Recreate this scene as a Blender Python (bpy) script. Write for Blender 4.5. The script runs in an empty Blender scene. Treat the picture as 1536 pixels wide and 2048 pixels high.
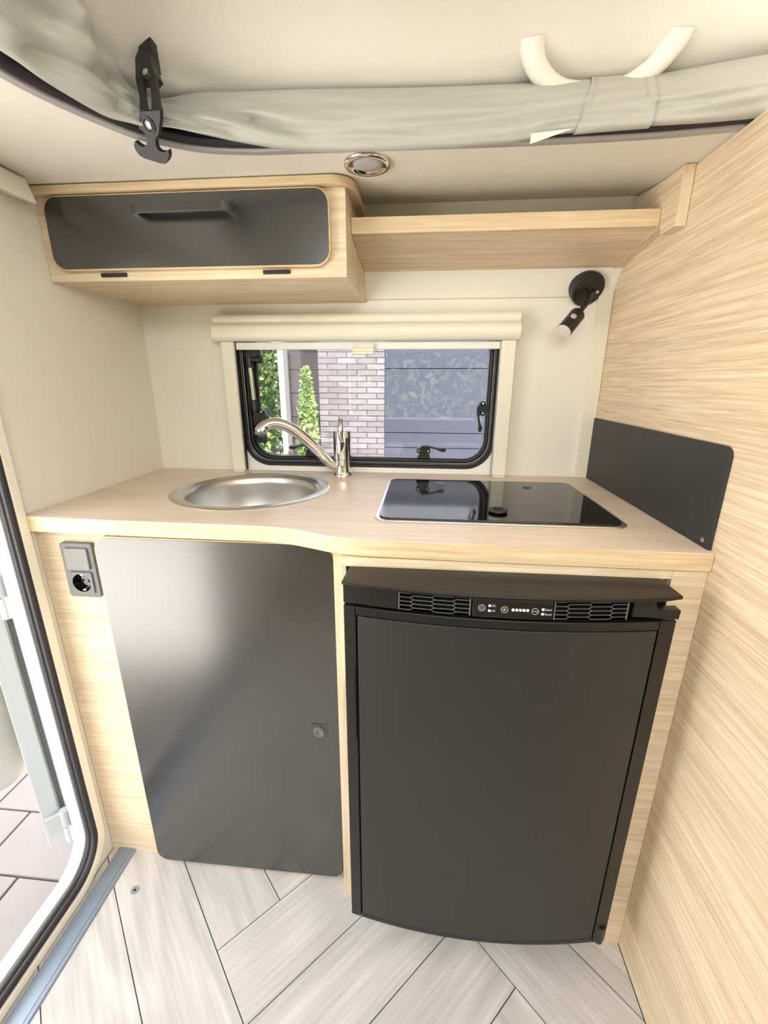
import bpy, bmesh, math, random
from math import sin, cos, pi, radians
from mathutils import Vector, Matrix, noise
from mathutils.geometry import tessellate_polygon
random.seed(7)
sc = bpy.context.scene
COL = sc.collection

# ---------------------------------------------------------------- camera, world, light
cam_d = bpy.data.cameras.new('camera'); cam = bpy.data.objects.new('camera', cam_d); COL.objects.link(cam)
cam_d.sensor_fit = 'VERTICAL'; cam_d.sensor_height = 24.0
cam_d.lens = 24.0 * 859.82 / 2048.0
cam_d.clip_start = 0.02
_y, _p, _r = radians(5.1342), radians(-16.9195), radians(0.1711)
_f = Vector((-sin(_y)*cos(_p), cos(_y)*cos(_p), sin(_p)))
_a = Vector((cos(_y), sin(_y), 0)); _u = _a.cross(_f)
_a2 = _a*cos(_r) + _u*sin(_r); _u2 = -_a*sin(_r) + _u*cos(_r)
M = Matrix((( _a2.x, _u2.x, -_f.x, 0.1049), (_a2.y, _u2.y, -_f.y, -1.1958), (_a2.z, _u2.z, -_f.z, 1.1485), (0, 0, 0, 1)))
cam.matrix_world = M
sc.camera = cam

w = bpy.data.worlds.new('sky'); sc.world = w; w.use_nodes = True
wn = w.node_tree.nodes; wl = w.node_tree.links
bg = wn['Background']
sky = wn.new('ShaderNodeTexSky'); sky.sky_type = 'NISHITA'; sky.sun_disc = False
sky.sun_elevation = radians(50); sky.sun_rotation = radians(100); sky.air_density = 1.0; sky.dust_density = 3.0; sky.ozone_density = 1.0
mixs = wn.new('ShaderNodeMix'); mixs.data_type = 'RGBA'; mixs.inputs[0].default_value = 0.75
mixs.inputs[7].default_value = (7.6, 7.4, 7.2, 1)     # thin high cloud over the blue
wl.new(sky.outputs[0], mixs.inputs[6]); wl.new(mixs.outputs[2], bg.inputs[0])
bg.inputs[1].default_value = 0.30

sun_d = bpy.data.lights.new('sun', 'SUN'); sun_d.energy = 9.0; sun_d.angle = radians(1.0); sun_d.color = (1, .95, .86)
sun = bpy.data.objects.new('sun', sun_d); COL.objects.link(sun)
sun.rotation_euler = Vector((-0.42, 0.58, -1.0)).to_track_quat('-Z', 'Y').to_euler()

al = bpy.data.lights.new('added_fill_light', 'AREA'); al.shape = 'RECTANGLE'; al.size = 1.0; al.size_y = .45; al.energy = 7.5; al.color = (1, .985, .96)  # added area lamp above the camera, brightens the interior
alo = bpy.data.objects.new('added_fill_light', al); COL.objects.link(alo); alo.location = (.25, -1.45, 1.60)
alo.rotation_euler = Vector((0, .45, -1)).to_track_quat('-Z', 'Y').to_euler()

sc.view_settings.view_transform = 'Standard'; sc.view_settings.look = 'None'
sc.view_settings.gamma = 1.0; sc.view_settings.use_curve_mapping = False
sc.view_settings.exposure = 1.18

# ---------------------------------------------------------------- materials
def lin(c):
    return tuple(((v/255)/12.92 if v/255 <= .04045 else (((v/255)+.055)/1.055)**2.4) for v in c) + (1,)
def new_mat(name):
    m = bpy.data.materials.new(name); m.use_nodes = True
    return m, m.node_tree.nodes, m.node_tree.links, m.node_tree.nodes['Principled BSDF']
def plain(name, rgb, rough=.5, metal=0, spec=.5, bump=0, bscale=300, emit=0, coat=0, mottled=0):
    m, n, l, b = new_mat(name)
    b.inputs['Base Color'].default_value = lin(rgb); b.inputs['Roughness'].default_value = rough
    b.inputs['Metallic'].default_value = metal; b.inputs['Specular IOR Level'].default_value = spec
    if coat: b.inputs['Coat Weight'].default_value = coat; b.inputs['Coat Roughness'].default_value = .08
    if emit: b.inputs['Emission Color'].default_value = lin(rgb); b.inputs['Emission Strength'].default_value = emit
    if bump or mottled:
        t = n.new('ShaderNodeTexCoord'); x = n.new('ShaderNodeTexNoise'); x.inputs['Scale'].default_value = bscale
        x.inputs['Detail'].default_value = 3; l.new(t.outputs['Object'], x.inputs['Vector'])
        if bump:
            bp = n.new('ShaderNodeBump'); bp.inputs['Strength'].default_value = bump; bp.inputs['Distance'].default_value = .001
            l.new(x.outputs[0], bp.inputs['Height']); l.new(bp.outputs[0], b.inputs['Normal'])
        if mottled:
            y = n.new('ShaderNodeTexNoise'); y.inputs['Scale'].default_value = 6; y.inputs['Detail'].default_value = 5
            l.new(t.outputs['Object'], y.inputs['Vector'])
            r = n.new('ShaderNodeMapRange'); r.inputs[3].default_value = 1-mottled; r.inputs[4].default_value = 1+mottled
            l.new(y.outputs[0], r.inputs[0])
            mm = n.new('ShaderNodeMix'); mm.data_type = 'RGBA'; mm.blend_type = 'MULTIPLY'; mm.inputs[0].default_value = 1
            mm.inputs[6].default_value = lin(rgb); l.new(r.outputs[0], mm.inputs[7]); l.new(mm.outputs[2], b.inputs['Base Color'])
    return m
def wood(name, light, dark, grain, stretch=14, scale=9, rough=.45, contrast=1.0, rings=0.0, angle=0, spec=.35):
    """grain = axis (0,1,2) along which the fibres run; angle turns the grain about Z"""
    m, n, l, b = new_mat(name)
    t = n.new('ShaderNodeTexCoord')
    ro = n.new('ShaderNodeMapping'); ro.inputs['Rotation'].default_value = (0, 0, angle); l.new(t.outputs['Object'], ro.inputs['Vector'])
    mp = n.new('ShaderNodeMapping'); s = [scale*stretch]*3; s[grain] = scale*.55
    mp.inputs['Scale'].default_value = s; l.new(ro.outputs[0], mp.inputs['Vector'])
    n1 = n.new('ShaderNodeTexNoise'); n1.inputs['Scale'].default_value = 1; n1.inputs['Detail'].default_value = 6
    n1.inputs['Roughness'].default_value = .62; n1.inputs['Distortion'].default_value = .55; l.new(mp.outputs[0], n1.inputs['Vector'])
    mp2 = n.new('ShaderNodeMapping'); s = [scale*1.3]*3; s[grain] = scale*.22
    mp2.inputs['Scale'].default_value = s; l.new(ro.outputs[0], mp2.inputs['Vector'])
    n2 = n.new('ShaderNodeTexNoise'); n2.inputs['Scale'].default_value = 1; n2.inputs['Detail'].default_value = 3
    n2.inputs['Distortion'].default_value = .4; l.new(mp2.outputs[0], n2.inputs['Vector'])
    cr = n.new('ShaderNodeValToRGB'); cr.color_ramp.elements[0].position = .5-.17/contrast; cr.color_ramp.elements[1].position = .5+.17/contrast
    cr.color_ramp.elements[0].color = lin(dark); cr.color_ramp.elements[1].color = lin(light)
    l.new(n1.outputs[0], cr.inputs[0])
    hs = n.new('ShaderNodeMapRange'); hs.inputs[1].default_value = .3; hs.inputs[2].default_value = .7
    hs.inputs[3].default_value = .90; hs.inputs[4].default_value = 1.06; l.new(n2.outputs[0], hs.inputs[0])
    mm = n.new('ShaderNodeMix'); mm.data_type = 'RGBA'; mm.blend_type = 'MULTIPLY'; mm.inputs[0].default_value = 1
    l.new(cr.outputs[0], mm.inputs[6]); l.new(hs.outputs[0], mm.inputs[7])
    out = mm.outputs[2]
    if rings:
        ws = n.new('ShaderNodeMapping'); s = [3.2]*3; s[grain] = .9
        ws.inputs['Scale'].default_value = s; l.new(ro.outputs[0], ws.inputs['Vector'])
        n3 = n.new('ShaderNodeTexNoise'); n3.inputs['Scale'].default_value = 1.3; n3.inputs['Detail'].default_value = 1.2; n3.inputs['Distortion'].default_value = .3
        l.new(ws.outputs[0], n3.inputs['Vector'])
        k = n.new('ShaderNodeMath'); k.operation = 'MULTIPLY'; k.inputs[1].default_value = 70; l.new(n3.outputs[0], k.inputs[0])
        sn = n.new('ShaderNodeMath'); sn.operation = 'SINE'; l.new(k.outputs[0], sn.inputs[0])
        rr = n.new('ShaderNodeMapRange'); rr.inputs[1].default_value = -1; rr.inputs[2].default_value = 1
        rr.inputs[3].default_value = 1-rings; rr.inputs[4].default_value = 1.0; l.new(sn.outputs[0], rr.inputs[0])
        m2 = n.new('ShaderNodeMix'); m2.data_type = 'RGBA'; m2.blend_type = 'MULTIPLY'; m2.inputs[0].default_value = 1
        l.new(out, m2.inputs[6]); l.new(rr.outputs[0], m2.inputs[7]); out = m2.outputs[2]
    l.new(out, b.inputs['Base Color'])
    bp = n.new('ShaderNodeBump'); bp.inputs['Strength'].default_value = .12; bp.inputs['Distance'].default_value = .0006
    l.new(n1.outputs[0], bp.inputs['Height']); l.new(bp.outputs[0], b.inputs['Normal'])
    b.inputs['Roughness'].default_value = rough; b.inputs['Specular IOR Level'].default_value = spec
    return m
OAKL, OAKD = (236, 219, 192), (210, 186, 152)
m_oak_y = wood('oak_partition', (238, 221, 194), (208, 182, 146), 1, contrast=1.1, stretch=22, scale=11)
m_oak_x = wood('oak_along', OAKL, OAKD, 0)
m_oak_z = wood('oak_upright', OAKL, OAKD, 2)
m_top = wood('oak_worktop', (232, 216, 198), (212, 192, 172), 0, rough=.36, contrast=.8, spec=.5)
m_edge = wood('oak_edge_band', (232, 212, 178), (206, 178, 138), 0)
m_floorA = wood('plank_down_right', (214, 212, 208), (186, 182, 177), 0, angle=pi/4, contrast=.75, rings=.13, rough=.4, scale=9)
m_floorB = wood('plank_up_right', (214, 212, 208), (186, 182, 177), 0, angle=-pi/4, contrast=.75, rings=.13, rough=.4, scale=9)
m_joint = plain('plank_joint', (66, 64, 74), .8)
m_cream = plain('cream_wall_panel', (238, 233, 222), .55, bump=.12, bscale=500)
m_ceil = plain('cream_ceiling_panel', (238, 233, 222), .6, bump=.3, bscale=700)
m_white = plain('white_plastic', (235, 235, 230), .4)
m_wall_l = plain('cream_side_wall', (230, 224, 212), .6, bump=.2, bscale=600)
m_creamp = plain('cream_plastic', (238, 232, 216), .35)
m_canvas = None
m_blacklam = plain('black_laminate', (38, 38, 37), .235, spec=1.0, mottled=.08)
m_blacklam.node_tree.nodes['Principled BSDF'].inputs['IOR'].default_value = 1.62
m_handle = plain('satin_black_metal', (66, 64, 60), .3)
m_blackplast = plain('black_plastic', (30, 29, 29), .33)
m_fridge = plain('fridge_black_plastic', (20, 19, 19), .34, spec=.4)
m_fridgedoor = plain('fridge_door_grain', (33, 33, 33), .45, bump=.35, bscale=900)
m_gloss = plain('glossy_black', (10, 10, 11), .06)
m_void = plain('dark_recess', (12, 12, 12), .9, spec=.1)
m_rubber = plain('black_rubber', (38, 35, 40), .55)
m_steel = plain('brushed_steel', (216, 215, 212), .33, metal=1)
m_chrome = plain('chrome', (225, 222, 222), .06, metal=1)
m_alu = plain('aluminium_trim', (182, 179, 181), .4, metal=.25)
m_sill = plain('anodised_sill', (150, 164, 180), .35, metal=.6)
m_socket = plain('anthracite_plastic', (98, 98, 98), .42)
m_socket2 = plain('anthracite_rocker', (122, 121, 117), .45)
m_anthr = plain('anthracite_board', (46, 46, 48), .5)
m_lens = plain('frosted_lens', (225, 223, 218), .3)
m_lensgrey = plain('grey_lens', (190, 190, 192), .35)
m_led = plain('lit_indicator', (225, 232, 255), .4, emit=1.2)
m_mark = plain('panel_print', (170, 170, 175), .5, emit=.12)
m_doorskin = plain('entrance_door_white', (186, 192, 195), .4)
m_bin = plain('grey_bin_plastic', (196, 197, 194), .5)
m_paver = plain('concrete_paver', (134, 128, 127), .8, bump=.6, bscale=120, mottled=.12)
m_sand = plain('paver_joint_sand', (96, 86, 80), .9)
m_mortar = plain('mortar', (176, 173, 175), .9)
m_bricks = [plain('grey_brick_%d' % i, c, .85, bump=.5, bscale=90, mottled=.12) for i, c in enumerate([(138,133,135), (130,125,128), (145,140,141), (123,118,122)])]
m_bluepanel = plain('slate_blue_panel', (72, 76, 90), .5, mottled=.06)
m_darkwood = wood('dark_shed_board', (92, 86, 90), (62, 58, 64), 0, scale=5)
m_render = plain('pale_render', (236, 235, 232), .8, mottled=.05)
m_leafs = [plain('leaf_%d' % i, c, .6) for i, c in enumerate([(96,128,62), (140,168,88), (60,92,44), (176,192,128)])]
m_lawn = plain('lawn_green', (120, 148, 70), .9, mottled=.3)
m_sliver = plain('plain_white', (244, 244, 240), .6)

def canvas_mat():
    m, n, l, b = new_mat('grey_tent_canvas')
    t = n.new('ShaderNodeTexCoord'); x = n.new('ShaderNodeTexNoise'); x.inputs['Scale'].default_value = 26; x.inputs['Detail'].default_value = 4
    mp = n.new('ShaderNodeMapping'); mp.inputs['Scale'].default_value = (.6, .6, 1.6)
    l.new(t.outputs['Object'], mp.inputs[0]); l.new(mp.outputs[0], x.inputs['Vector'])
    bp = n.new('ShaderNodeBump'); bp.inputs['Strength'].default_value = .6; bp.inputs['Distance'].default_value = .008
    l.new(x.outputs[0], bp.inputs['Height']); l.new(bp.outputs[0], b.inputs['Normal'])
    b.inputs['Base Color'].default_value = lin((180, 180, 171)); b.inputs['Roughness'].default_value = .42
    b.inputs['Specular IOR Level'].default_value = .45; b.inputs['Sheen Weight'].default_value = .2
    return m
m_canvas = canvas_mat()
def pane_mat():
    m, n, l, b = new_mat('tinted_acrylic'); n.remove(b)
    o = n['Material Output']; fr = n.new('ShaderNodeFresnel'); fr.inputs[0].default_value = 1.5
    tr = n.new('ShaderNodeBsdfTransparent'); tr.inputs[0].default_value = (.85, .85, .865, 1)
    gl = n.new('ShaderNodeBsdfGlossy'); gl.inputs['Roughness'].default_value = .0; gl.inputs[0].default_value = (.95, .95, 1, 1)
    mx = n.new('ShaderNodeMixShader'); l.new(fr.outputs[0], mx.inputs[0]); l.new(tr.outputs[0], mx.inputs[1]); l.new(gl.outputs[0], mx.inputs[2])
    l.new(mx.outputs[0], o.inputs[0]); return m
m_pane = pane_mat()

# ---------------------------------------------------------------- mesh builder
AX = {'x': (0, 1, 2), 'y': (1, 0, 2), 'z': (2, 0, 1)}
class B:
    def __init__(s): s.v = []; s.f = []
    def add(s, vs, fs):
        k = len(s.v); s.v += [tuple(v) for v in vs]; s.f += [tuple(i+k for i in f) for f in fs]; return s
    def box(s, x0, x1, y0, y1, z0, z1):
        vs = [(x, y, z) for z in (z0, z1) for y in (y0, y1) for x in (x0, x1)]
        return s.add(vs, [(0,2,3,1), (4,5,7,6), (0,1,5,4), (2,6,7,3), (0,4,6,2), (1,3,7,5)])
    def obb(s, c, ax, ay, az, hx, hy, hz):
        c = Vector(c); vs = [c + Vector(ax)*hx*i + Vector(ay)*hy*j + Vector(az)*hz*k for k in (-1,1) for j in (-1,1) for i in (-1,1)]
        return s.add(vs, [(0,2,3,1), (4,5,7,6), (0,1,5,4), (2,6,7,3), (0,4,6,2), (1,3,7,5)])
    def prism(s, poly, axis, a0, a1, holes=()):
        """poly in the two remaining axes (x: yz, y: xz, z: xy), extruded between a0 and a1"""
        def P(p, a):
            return {'x': (a, p[0], p[1]), 'y': (p[0], a, p[1]), 'z': (p[0], p[1], a)}[axis]
        loops = [list(poly)] + [list(h) for h in holes]
        flat = [p for L in loops for p in L]
        tri = tessellate_polygon([[Vector((p[0], p[1], 0)) for p in L] for L in loops])
        n = len(flat); vs = [P(p, a0) for p in flat] + [P(p, a1) for p in flat]
        fs = [tuple(t) for t in tri] + [tuple(i+n for i in t) for t in tri]
        k = 0
        for L in loops:
            m = len(L)
            for i in range(m):
                j = (i+1) % m; fs.append((k+i, k+j, k+j+n, k+i+n))
            k += m
        return s.add(vs, fs)
    def plane_prism(s, pts, nrm, th):
        """closed outline in 3D (planar) given thickness along nrm"""
        n = Vector(nrm).normalized(); a = n.orthogonal().normalized(); b = n.cross(a)
        o = Vector(pts[0]); p2 = [((Vector(p)-o).dot(a), (Vector(p)-o).dot(b)) for p in pts]
        tri = tessellate_polygon([[Vector((p[0], p[1], 0)) for p in p2]])
        m = len(pts); vs = [Vector(p) for p in pts] + [Vector(p)+n*th for p in pts]
        fs = [tuple(t) for t in tri] + [tuple(i+m for i in t) for t in tri] + [(i, (i+1) % m, (i+1) % m+m, i+m) for i in range(m)]
        return s.add(vs, fs)
    def tube(s, pts, r, n=12, closed=False, caps=True, flat=1.0, up=None):
        pts = [Vector(p) for p in pts]; m = len(pts)
        rs = r if isinstance(r, (list, tuple)) else [r]*m
        vs = []; prev = None
        for i, p in enumerate(pts):
            if closed: t = pts[(i+1) % m] - pts[i-1]
            else: t = pts[min(i+1, m-1)] - pts[max(i-1, 0)]
            t.normalize()
            if up is not None: a = Vector(up) - t*Vector(up).dot(t)
            elif prev is None: a = t.orthogonal()
            else: a = prev - t*prev.dot(t)
            a.normalize(); prev = a; b = t.cross(a)
            for k in range(n):
                th = 2*pi*k/n; vs.append(p + a*cos(th)*rs[i]*flat + b*sin(th)*rs[i])
        fs = []
        for i in range(m if closed else m-1):
            j = (i+1) % m
            for k in range(n): fs.append((i*n+k, i*n+(k+1) % n, j*n+(k+1) % n, j*n+k))
        if caps and not closed: fs += [tuple(range(n))[::-1], tuple((m-1)*n+k for k in range(n))]
        return s.add(vs, fs)
    def cyl(s, p0, p1, r, r1=None, n=20): return s.tube([p0, p1], [r, r if r1 is None else r1], n)
    def lathe(s, c, axis, prof, n=40, caps=False):
        """prof = list of (radius, distance along axis)"""
        c = Vector(c); t = Vector(axis).normalized(); a = t.orthogonal().normalized(); b = t.cross(a)
        vs = [c + t*h + a*cos(2*pi*k/n)*r + b*sin(2*pi*k/n)*r for r, h in prof for k in range(n)]
        fs = [(i*n+k, i*n+(k+1) % n, (i+1)*n+(k+1) % n, (i+1)*n+k) for i in range(len(prof)-1) for k in range(n)]
        if caps: fs += [tuple(range(n))[::-1], tuple((len(prof)-1)*n+k for k in range(n))]
        return s.add(vs, fs)
    def ball(s, c, r, n=12, sc=(1,1,1)):
        c = Vector(c); vs = []; fs = []
        for i in range(n//2+1):
            ph = pi*i/(n//2)
            for k in range(n): vs.append(c + Vector((r*sc[0]*sin(ph)*cos(2*pi*k/n), r*sc[1]*sin(ph)*sin(2*pi*k/n), r*sc[2]*cos(ph))))
        for i in range(n//2):
            for k in range(n): fs.append((i*n+k, i*n+(k+1) % n, (i+1)*n+(k+1) % n, (i+1)*n+k))
        return s.add(vs, fs)
    def grid(s, rows, closed=False):
        m = len(rows); n = len(rows[0]); vs = [p for r in rows for p in r]
        fs = [(i*n+k, i*n+(k+1) % n, (i+1)*n+(k+1) % n, (i+1)*n+k) for i in range(m-1) for k in range(n if closed else n-1)]
        return s.add(vs, fs)
    def out(s, name, mat, parent=None, bevel=0, seg=2, ang=35, clean=True, base=None):
        off = parent_loc(parent) if parent else Vector(base) if base else Vector((0,0,0))
        me = bpy.data.meshes.new(name); me.from_pydata([tuple(Vector(v)-off) for v in s.v], [], s.f)
        if clean:
            bm = bmesh.new(); bm.from_mesh(me); bmesh.ops.remove_doubles(bm, verts=bm.verts, dist=1e-6)
            bmesh.ops.recalc_face_normals(bm, faces=bm.faces)
            if bevel: bmesh.ops.dissolve_limit(bm, angle_limit=.01, verts=bm.verts, edges=bm.edges)
            bm.to_mesh(me); bm.free()
        for p in me.polygons: p.use_smooth = True
        me.set_sharp_from_angle(angle=radians(ang))
        me.materials.append(mat)
        o = bpy.data.objects.new(name, me); COL.objects.link(o)
        if parent: o.parent = parent
        else: o.location = off
        if bevel:
            md = o.modifiers.new('bevel', 'BEVEL'); md.width = bevel; md.segments = seg; md.limit_method = 'ANGLE'; md.angle_limit = radians(40)
            md.harden_normals = True
        return o
def parent_loc(o):
    v = Vector((0,0,0))
    while o: v += o.location; o = o.parent
    return v
def tag(o, label=None, cat=None, group=None, kind=None):
    if label: o['label'] = label
    if cat: o['category'] = cat
    if group: o['group'] = group
    if kind: o['kind'] = kind
    return o
def thing(name, loc, label, cat, group=None, kind=None):
    o = bpy.data.objects.new(name, None); COL.objects.link(o); o.location = loc; o.empty_display_size = .05
    return tag(o, label, cat, group, kind)
def rrect(x0, x1, z0, z1, r, n=8):
    """rounded rectangle outline; r = radius or (bl, br, tr, tl)"""
    if not isinstance(r, (tuple, list)): r = (r,)*4
    pts = []
    for (cx, cz, a0, rr) in ((x0+r[0], z0+r[0], pi, r[0]), (x1-r[1], z0+r[1], 1.5*pi, r[1]), (x1-r[2], z1-r[2], 0, r[2]), (x0+r[3], z1-r[3], .5*pi, r[3])):
        if rr <= 1e-6: pts.append((cx, cz)); continue
        for i in range(n+1):
            a = a0 + .5*pi*i/n; pts.append((cx+rr*cos(a), cz+rr*sin(a)))
    return pts
def catmull(pts, k):
    pts = [Vector(p) for p in pts]; out = []
    for i in range(len(pts)-1):
        p0 = pts[max(i-1, 0)]; p1 = pts[i]; p2 = pts[i+1]; p3 = pts[min(i+2, len(pts)-1)]
        for j in range(k):
            t = j/k; out.append(.5*((2*p1) + (p2-p0)*t + (2*p0-5*p1+4*p2-p3)*t*t + (3*p1-p0-3*p2+p3)*t**3))
    out.append(pts[-1]); return out
def text_mesh(txt, size, loc, mat, parent, name='lettering', face='y', depth=.0003):
    c = bpy.data.curves.new('t', 'FONT'); c.body = txt; c.size = size; c.extrude = depth; c.align_x = 'LEFT'; c.align_y = 'CENTER'
    o = bpy.data.objects.new('t', c); COL.objects.link(o)
    bpy.context.view_layer.update()
    me = bpy.data.meshes.new_from_object(o.evaluated_get(bpy.context.evaluated_depsgraph_get()))
    bpy.data.objects.remove(o)
    off = parent_loc(parent)
    for v in me.vertices: x, y, z = v.co; v.co = (x+loc[0]-off[0], -z+loc[1]-off[1], y+loc[2]-off[2])
    me.materials.clear(); me.materials.append(mat)
    r = bpy.data.objects.new(name, me); COL.objects.link(r); r.parent = parent; return r

XL, XR, H, ZC = -.659, .552, .90, 1.503
YR = -2.3                    # rear end of what is modelled

# ---------------------------------------------------------------- floor with herringbone planks
floor = B().box(XL-.02, 1.6, YR, .03, -.03, -.002).out('floor', m_joint); tag(floor, kind='structure')
def clip(poly, x0, x1, y0, y1):
    for ax, val, sgn in ((0, x0, 1), (0, x1, -1), (1, y0, 1), (1, y1, -1)):
        o = []
        for i in range(len(poly)):
            a = poly[i-1]; b = poly[i]; da = (a[ax]-val)*sgn; db = (b[ax]-val)*sgn
            if (da >= 0) != (db >= 0):
                t = da/(da-db); o.append((a[0]+(b[0]-a[0])*t, a[1]+(b[1]-a[1])*t))
            if db >= 0: o.append(b)
        poly = o
        if len(poly) < 3: return []
    return poly
WP = .205; A0, B0 = -.929, .337; g = .0015
def plank(a0, a1, b0, b1, mat):
    q = [(a0+g, b0+g), (a1-g, b0+g), (a1-g, b1-g), (a0+g, b1-g)]
    q = [((a+b)/2, (a-b)/2) for a, b in q]
    q = clip(q, XL+.003, XR-.002, -1.75, -.40)
    if len(q) < 3: return
    ar = abs(sum(q[i-1][0]*q[i][1]-q[i][0]*q[i-1][1] for i in range(len(q))))/2
    if ar < 2e-4: return
    B().prism(q, 'z', -.002, 0).out('plank', mat, floor)
for k in range(-16, 20):
    for m in range(-5, 5):
        e = B0 - WP*k + 10*WP*m
        plank(A0+WP*k, A0+WP*(k+1), e-5*WP, e, m_floorA)
        s = A0 - WP*k + 10*WP*m
        plank(s, s+5*WP, B0+WP*k, B0+WP*(k+1), m_floorB)

# ---------------------------------------------------------------- back wall with curved top, window hole
WX0, WX1, WZ0, WZ1 = -.405, .297, .915, 1.30
wb = B()
prof = [(.03, 0), (0, 0), (0, .02)]
hole = rrect(WX0, WX1, WZ0, WZ1, .075, 10)
wb.prism([(XL-.03, 0), (XR+.06, 0), (XR+.06, 1.345), (XL-.03, 1.345)], 'y', 0, .032, [hole])
cv = catmull([(0, 0, 1.345), (-.016, 0, 1.378), (-.040, 0, 1.409), (-.070, 0, 1.462), (-.090, 0, 1.500), (-.099, 0, 1.521)], 5)
cvt = [(p.x, p.z) for p in cv]
cur = cvt + [(-.13, 1.5165), (-.18, 1.5095), (-.23, 1.5050), (-.275, ZC), (-.275, 1.56), (.05, 1.56), (.05, 1.345)]
wb.prism(cur, 'x', XL-.03, .95)
wall_back = wb.out('wall_back', m_cream, ang=28); tag(wall_back, kind='structure')
tag(B().box(XL+.0005, XR-.034, -.0012, .001, 1.3455, 1.3475).out('trim_2', plain('panel_seam', (196,184,160), .6)), kind='structure')

# left wall with the doorway (x = XL), opening towards the camera
DY0, DY1, DZ0, DZ1 = -.493, -1.22, .032, 1.42
lw = B().prism([(.03, -.03), (YR, -.03), (YR, 1.56), (.03, 1.56)], 'x', XL-.035, XL, [[(p[0], p[1]) for p in rrect(DY1, DY0, DZ0, DZ1, .085, 10)]])
wall_left = lw.out('wall_left', m_wall_l); tag(wall_left, kind='structure')
# right partition
wr = B().prism([(.0, 0), (-.95, 0), (-.95, 1.498), (-.275, 1.4995), (-.23, 1.504), (-.18, 1.508), (-.13, 1.515), (-.10, 1.519)] + [(a, b) for a, b in cvt[::-1][1:]], 'x', XR, XR+.018)
wall_right = wr.out('wall_right', m_oak_y); tag(wall_right, kind='structure')
# the rest of the cabin behind the camera
tag(B().box(XR+.018, 1.6, -.99, -.95, -.03, 1.5).out('wall_inner', m_cream), kind='structure')
tag(B().prism([(-.98, -.03), (YR, -.03), (YR, 1.56), (-.98, 1.56)], 'x', 1.58, 1.60, [rrect(-2.1, -1.2, .75, 1.30, .08)]).out('wall_far_right', m_cream), kind='structure')
tag(B().prism([(XL-.03, -.03), (1.6, -.03), (1.6, 1.56), (XL-.03, 1.56)], 'y', YR-.03, YR, [rrect(-.50, 1.45, .86, 1.44, .08)]).out('wall_rear', m_cream), kind='structure')

# ---------------------------------------------------------------- low ceiling with the roof opening
edge = [(-.424, -1.45), (-.428, -.90), (-.427, -.70), (-.424, -.62), (-.420, -.587), (-.407, -.547), (-.388, -.508), (-.364, -.468), (-.336, -.434), (-.268, -.395), (-.19, -.379),
        (-.09, -.376), (.055, -.373), (.258, -.370), (.434, -.374), (.553, -.385), (.75, -.40)]
edge = [(p.x, p.y) for p in catmull([(a, b, 0) for a, b in edge], 5)]
edge += [(.86, -.43), (.93, -.50), (.95, -.6), (.95, -1.4), (.93, -1.62), (.84, -1.74), (.7, -1.78), (-.2, -1.78), (-.34, -1.74), (-.41, -1.65), (-.424, -1.5)]
def inset(path, d):
    """move a clockwise-from-left path inwards by d"""
    n = len(path); cx = .25; cy = -1.05; o = []
    for i in range(n):
        t = Vector(path[(i+1) % n]) - Vector(path[i-1]); t.normalize(); nn = Vector((t.y, -t.x))
        if nn.dot(Vector((cx, cy))-Vector(path[i])) < 0: nn = -nn
        o.append((path[i][0]+nn.x*d, path[i][1]+nn.y*d))
    return o
ce = B().prism([(XL-.03, -.2749), (1.6, -.2749), (1.6, YR), (XL-.03, YR)], 'z', ZC, ZC+.02, [edge])
ceiling = ce.out('ceiling', m_ceil); tag(ceiling, kind='structure')
# frame of the opening: aluminium flange and rubber seal
def sweep(path, secs, closed=True):
    rows = [[(x, y, z) for x, y in inset(path, d)] for d, z in secs]
    return B().grid(rows, closed=closed)
tr = sweep(edge, [(0, ZC+.004), (0, ZC-.0025), (.002, ZC-.0035), (.014, ZC-.0035), (.015, ZC-.002), (.015, ZC+.03), (.013, ZC+.03), (0, ZC+.004)])
tag(tr.out('trim_3', m_alu), kind='structure')
rb = B().tube([(x, y, ZC+.004) for x, y in inset(edge, .0225)], .0070, 8, closed=True)
tag(rb.out('trim_4', m_rubber), kind='structure')
rb = sweep(edge, [(.0165, ZC+.004), (.0165, 1.532), (.0185, 1.532), (.0185, ZC+.004)])  # dark band painting in the shade of the gap behind the seal
tag(rb.out('trim_5', m_rubber), kind='structure')

# raised roof panel over the opening
rf = thing('roof_panel', (.25, -1.05, 1.6), 'cream pop-up roof panel with coved rim above the grey canvas', 'roof')
secs = [(-.075, ZC+.021), (-.075, 1.575), (-.035, 1.582), (-.004, 1.586), (.0, 1.590), (.012, 1.594), (.03, 1.601), (.055, 1.611), (.085, 1.620), (.12, 1.6265), (.16, 1.630)]
top = sweep(edge, secs); ins = inset(edge, .16)
top.add([(.25, -1.05, 1.632)] + [(x, y, 1.630) for x, y in ins], [(0, i+1, (i+1) % len(ins)+1) for i in range(len(ins))])
top.out('roof_skin', m_ceil, rf, ang=60)
B().box(XL-.03, 1.6, YR, .05, 1.66, 1.68).out('outer_shell', m_white, rf)

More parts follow.
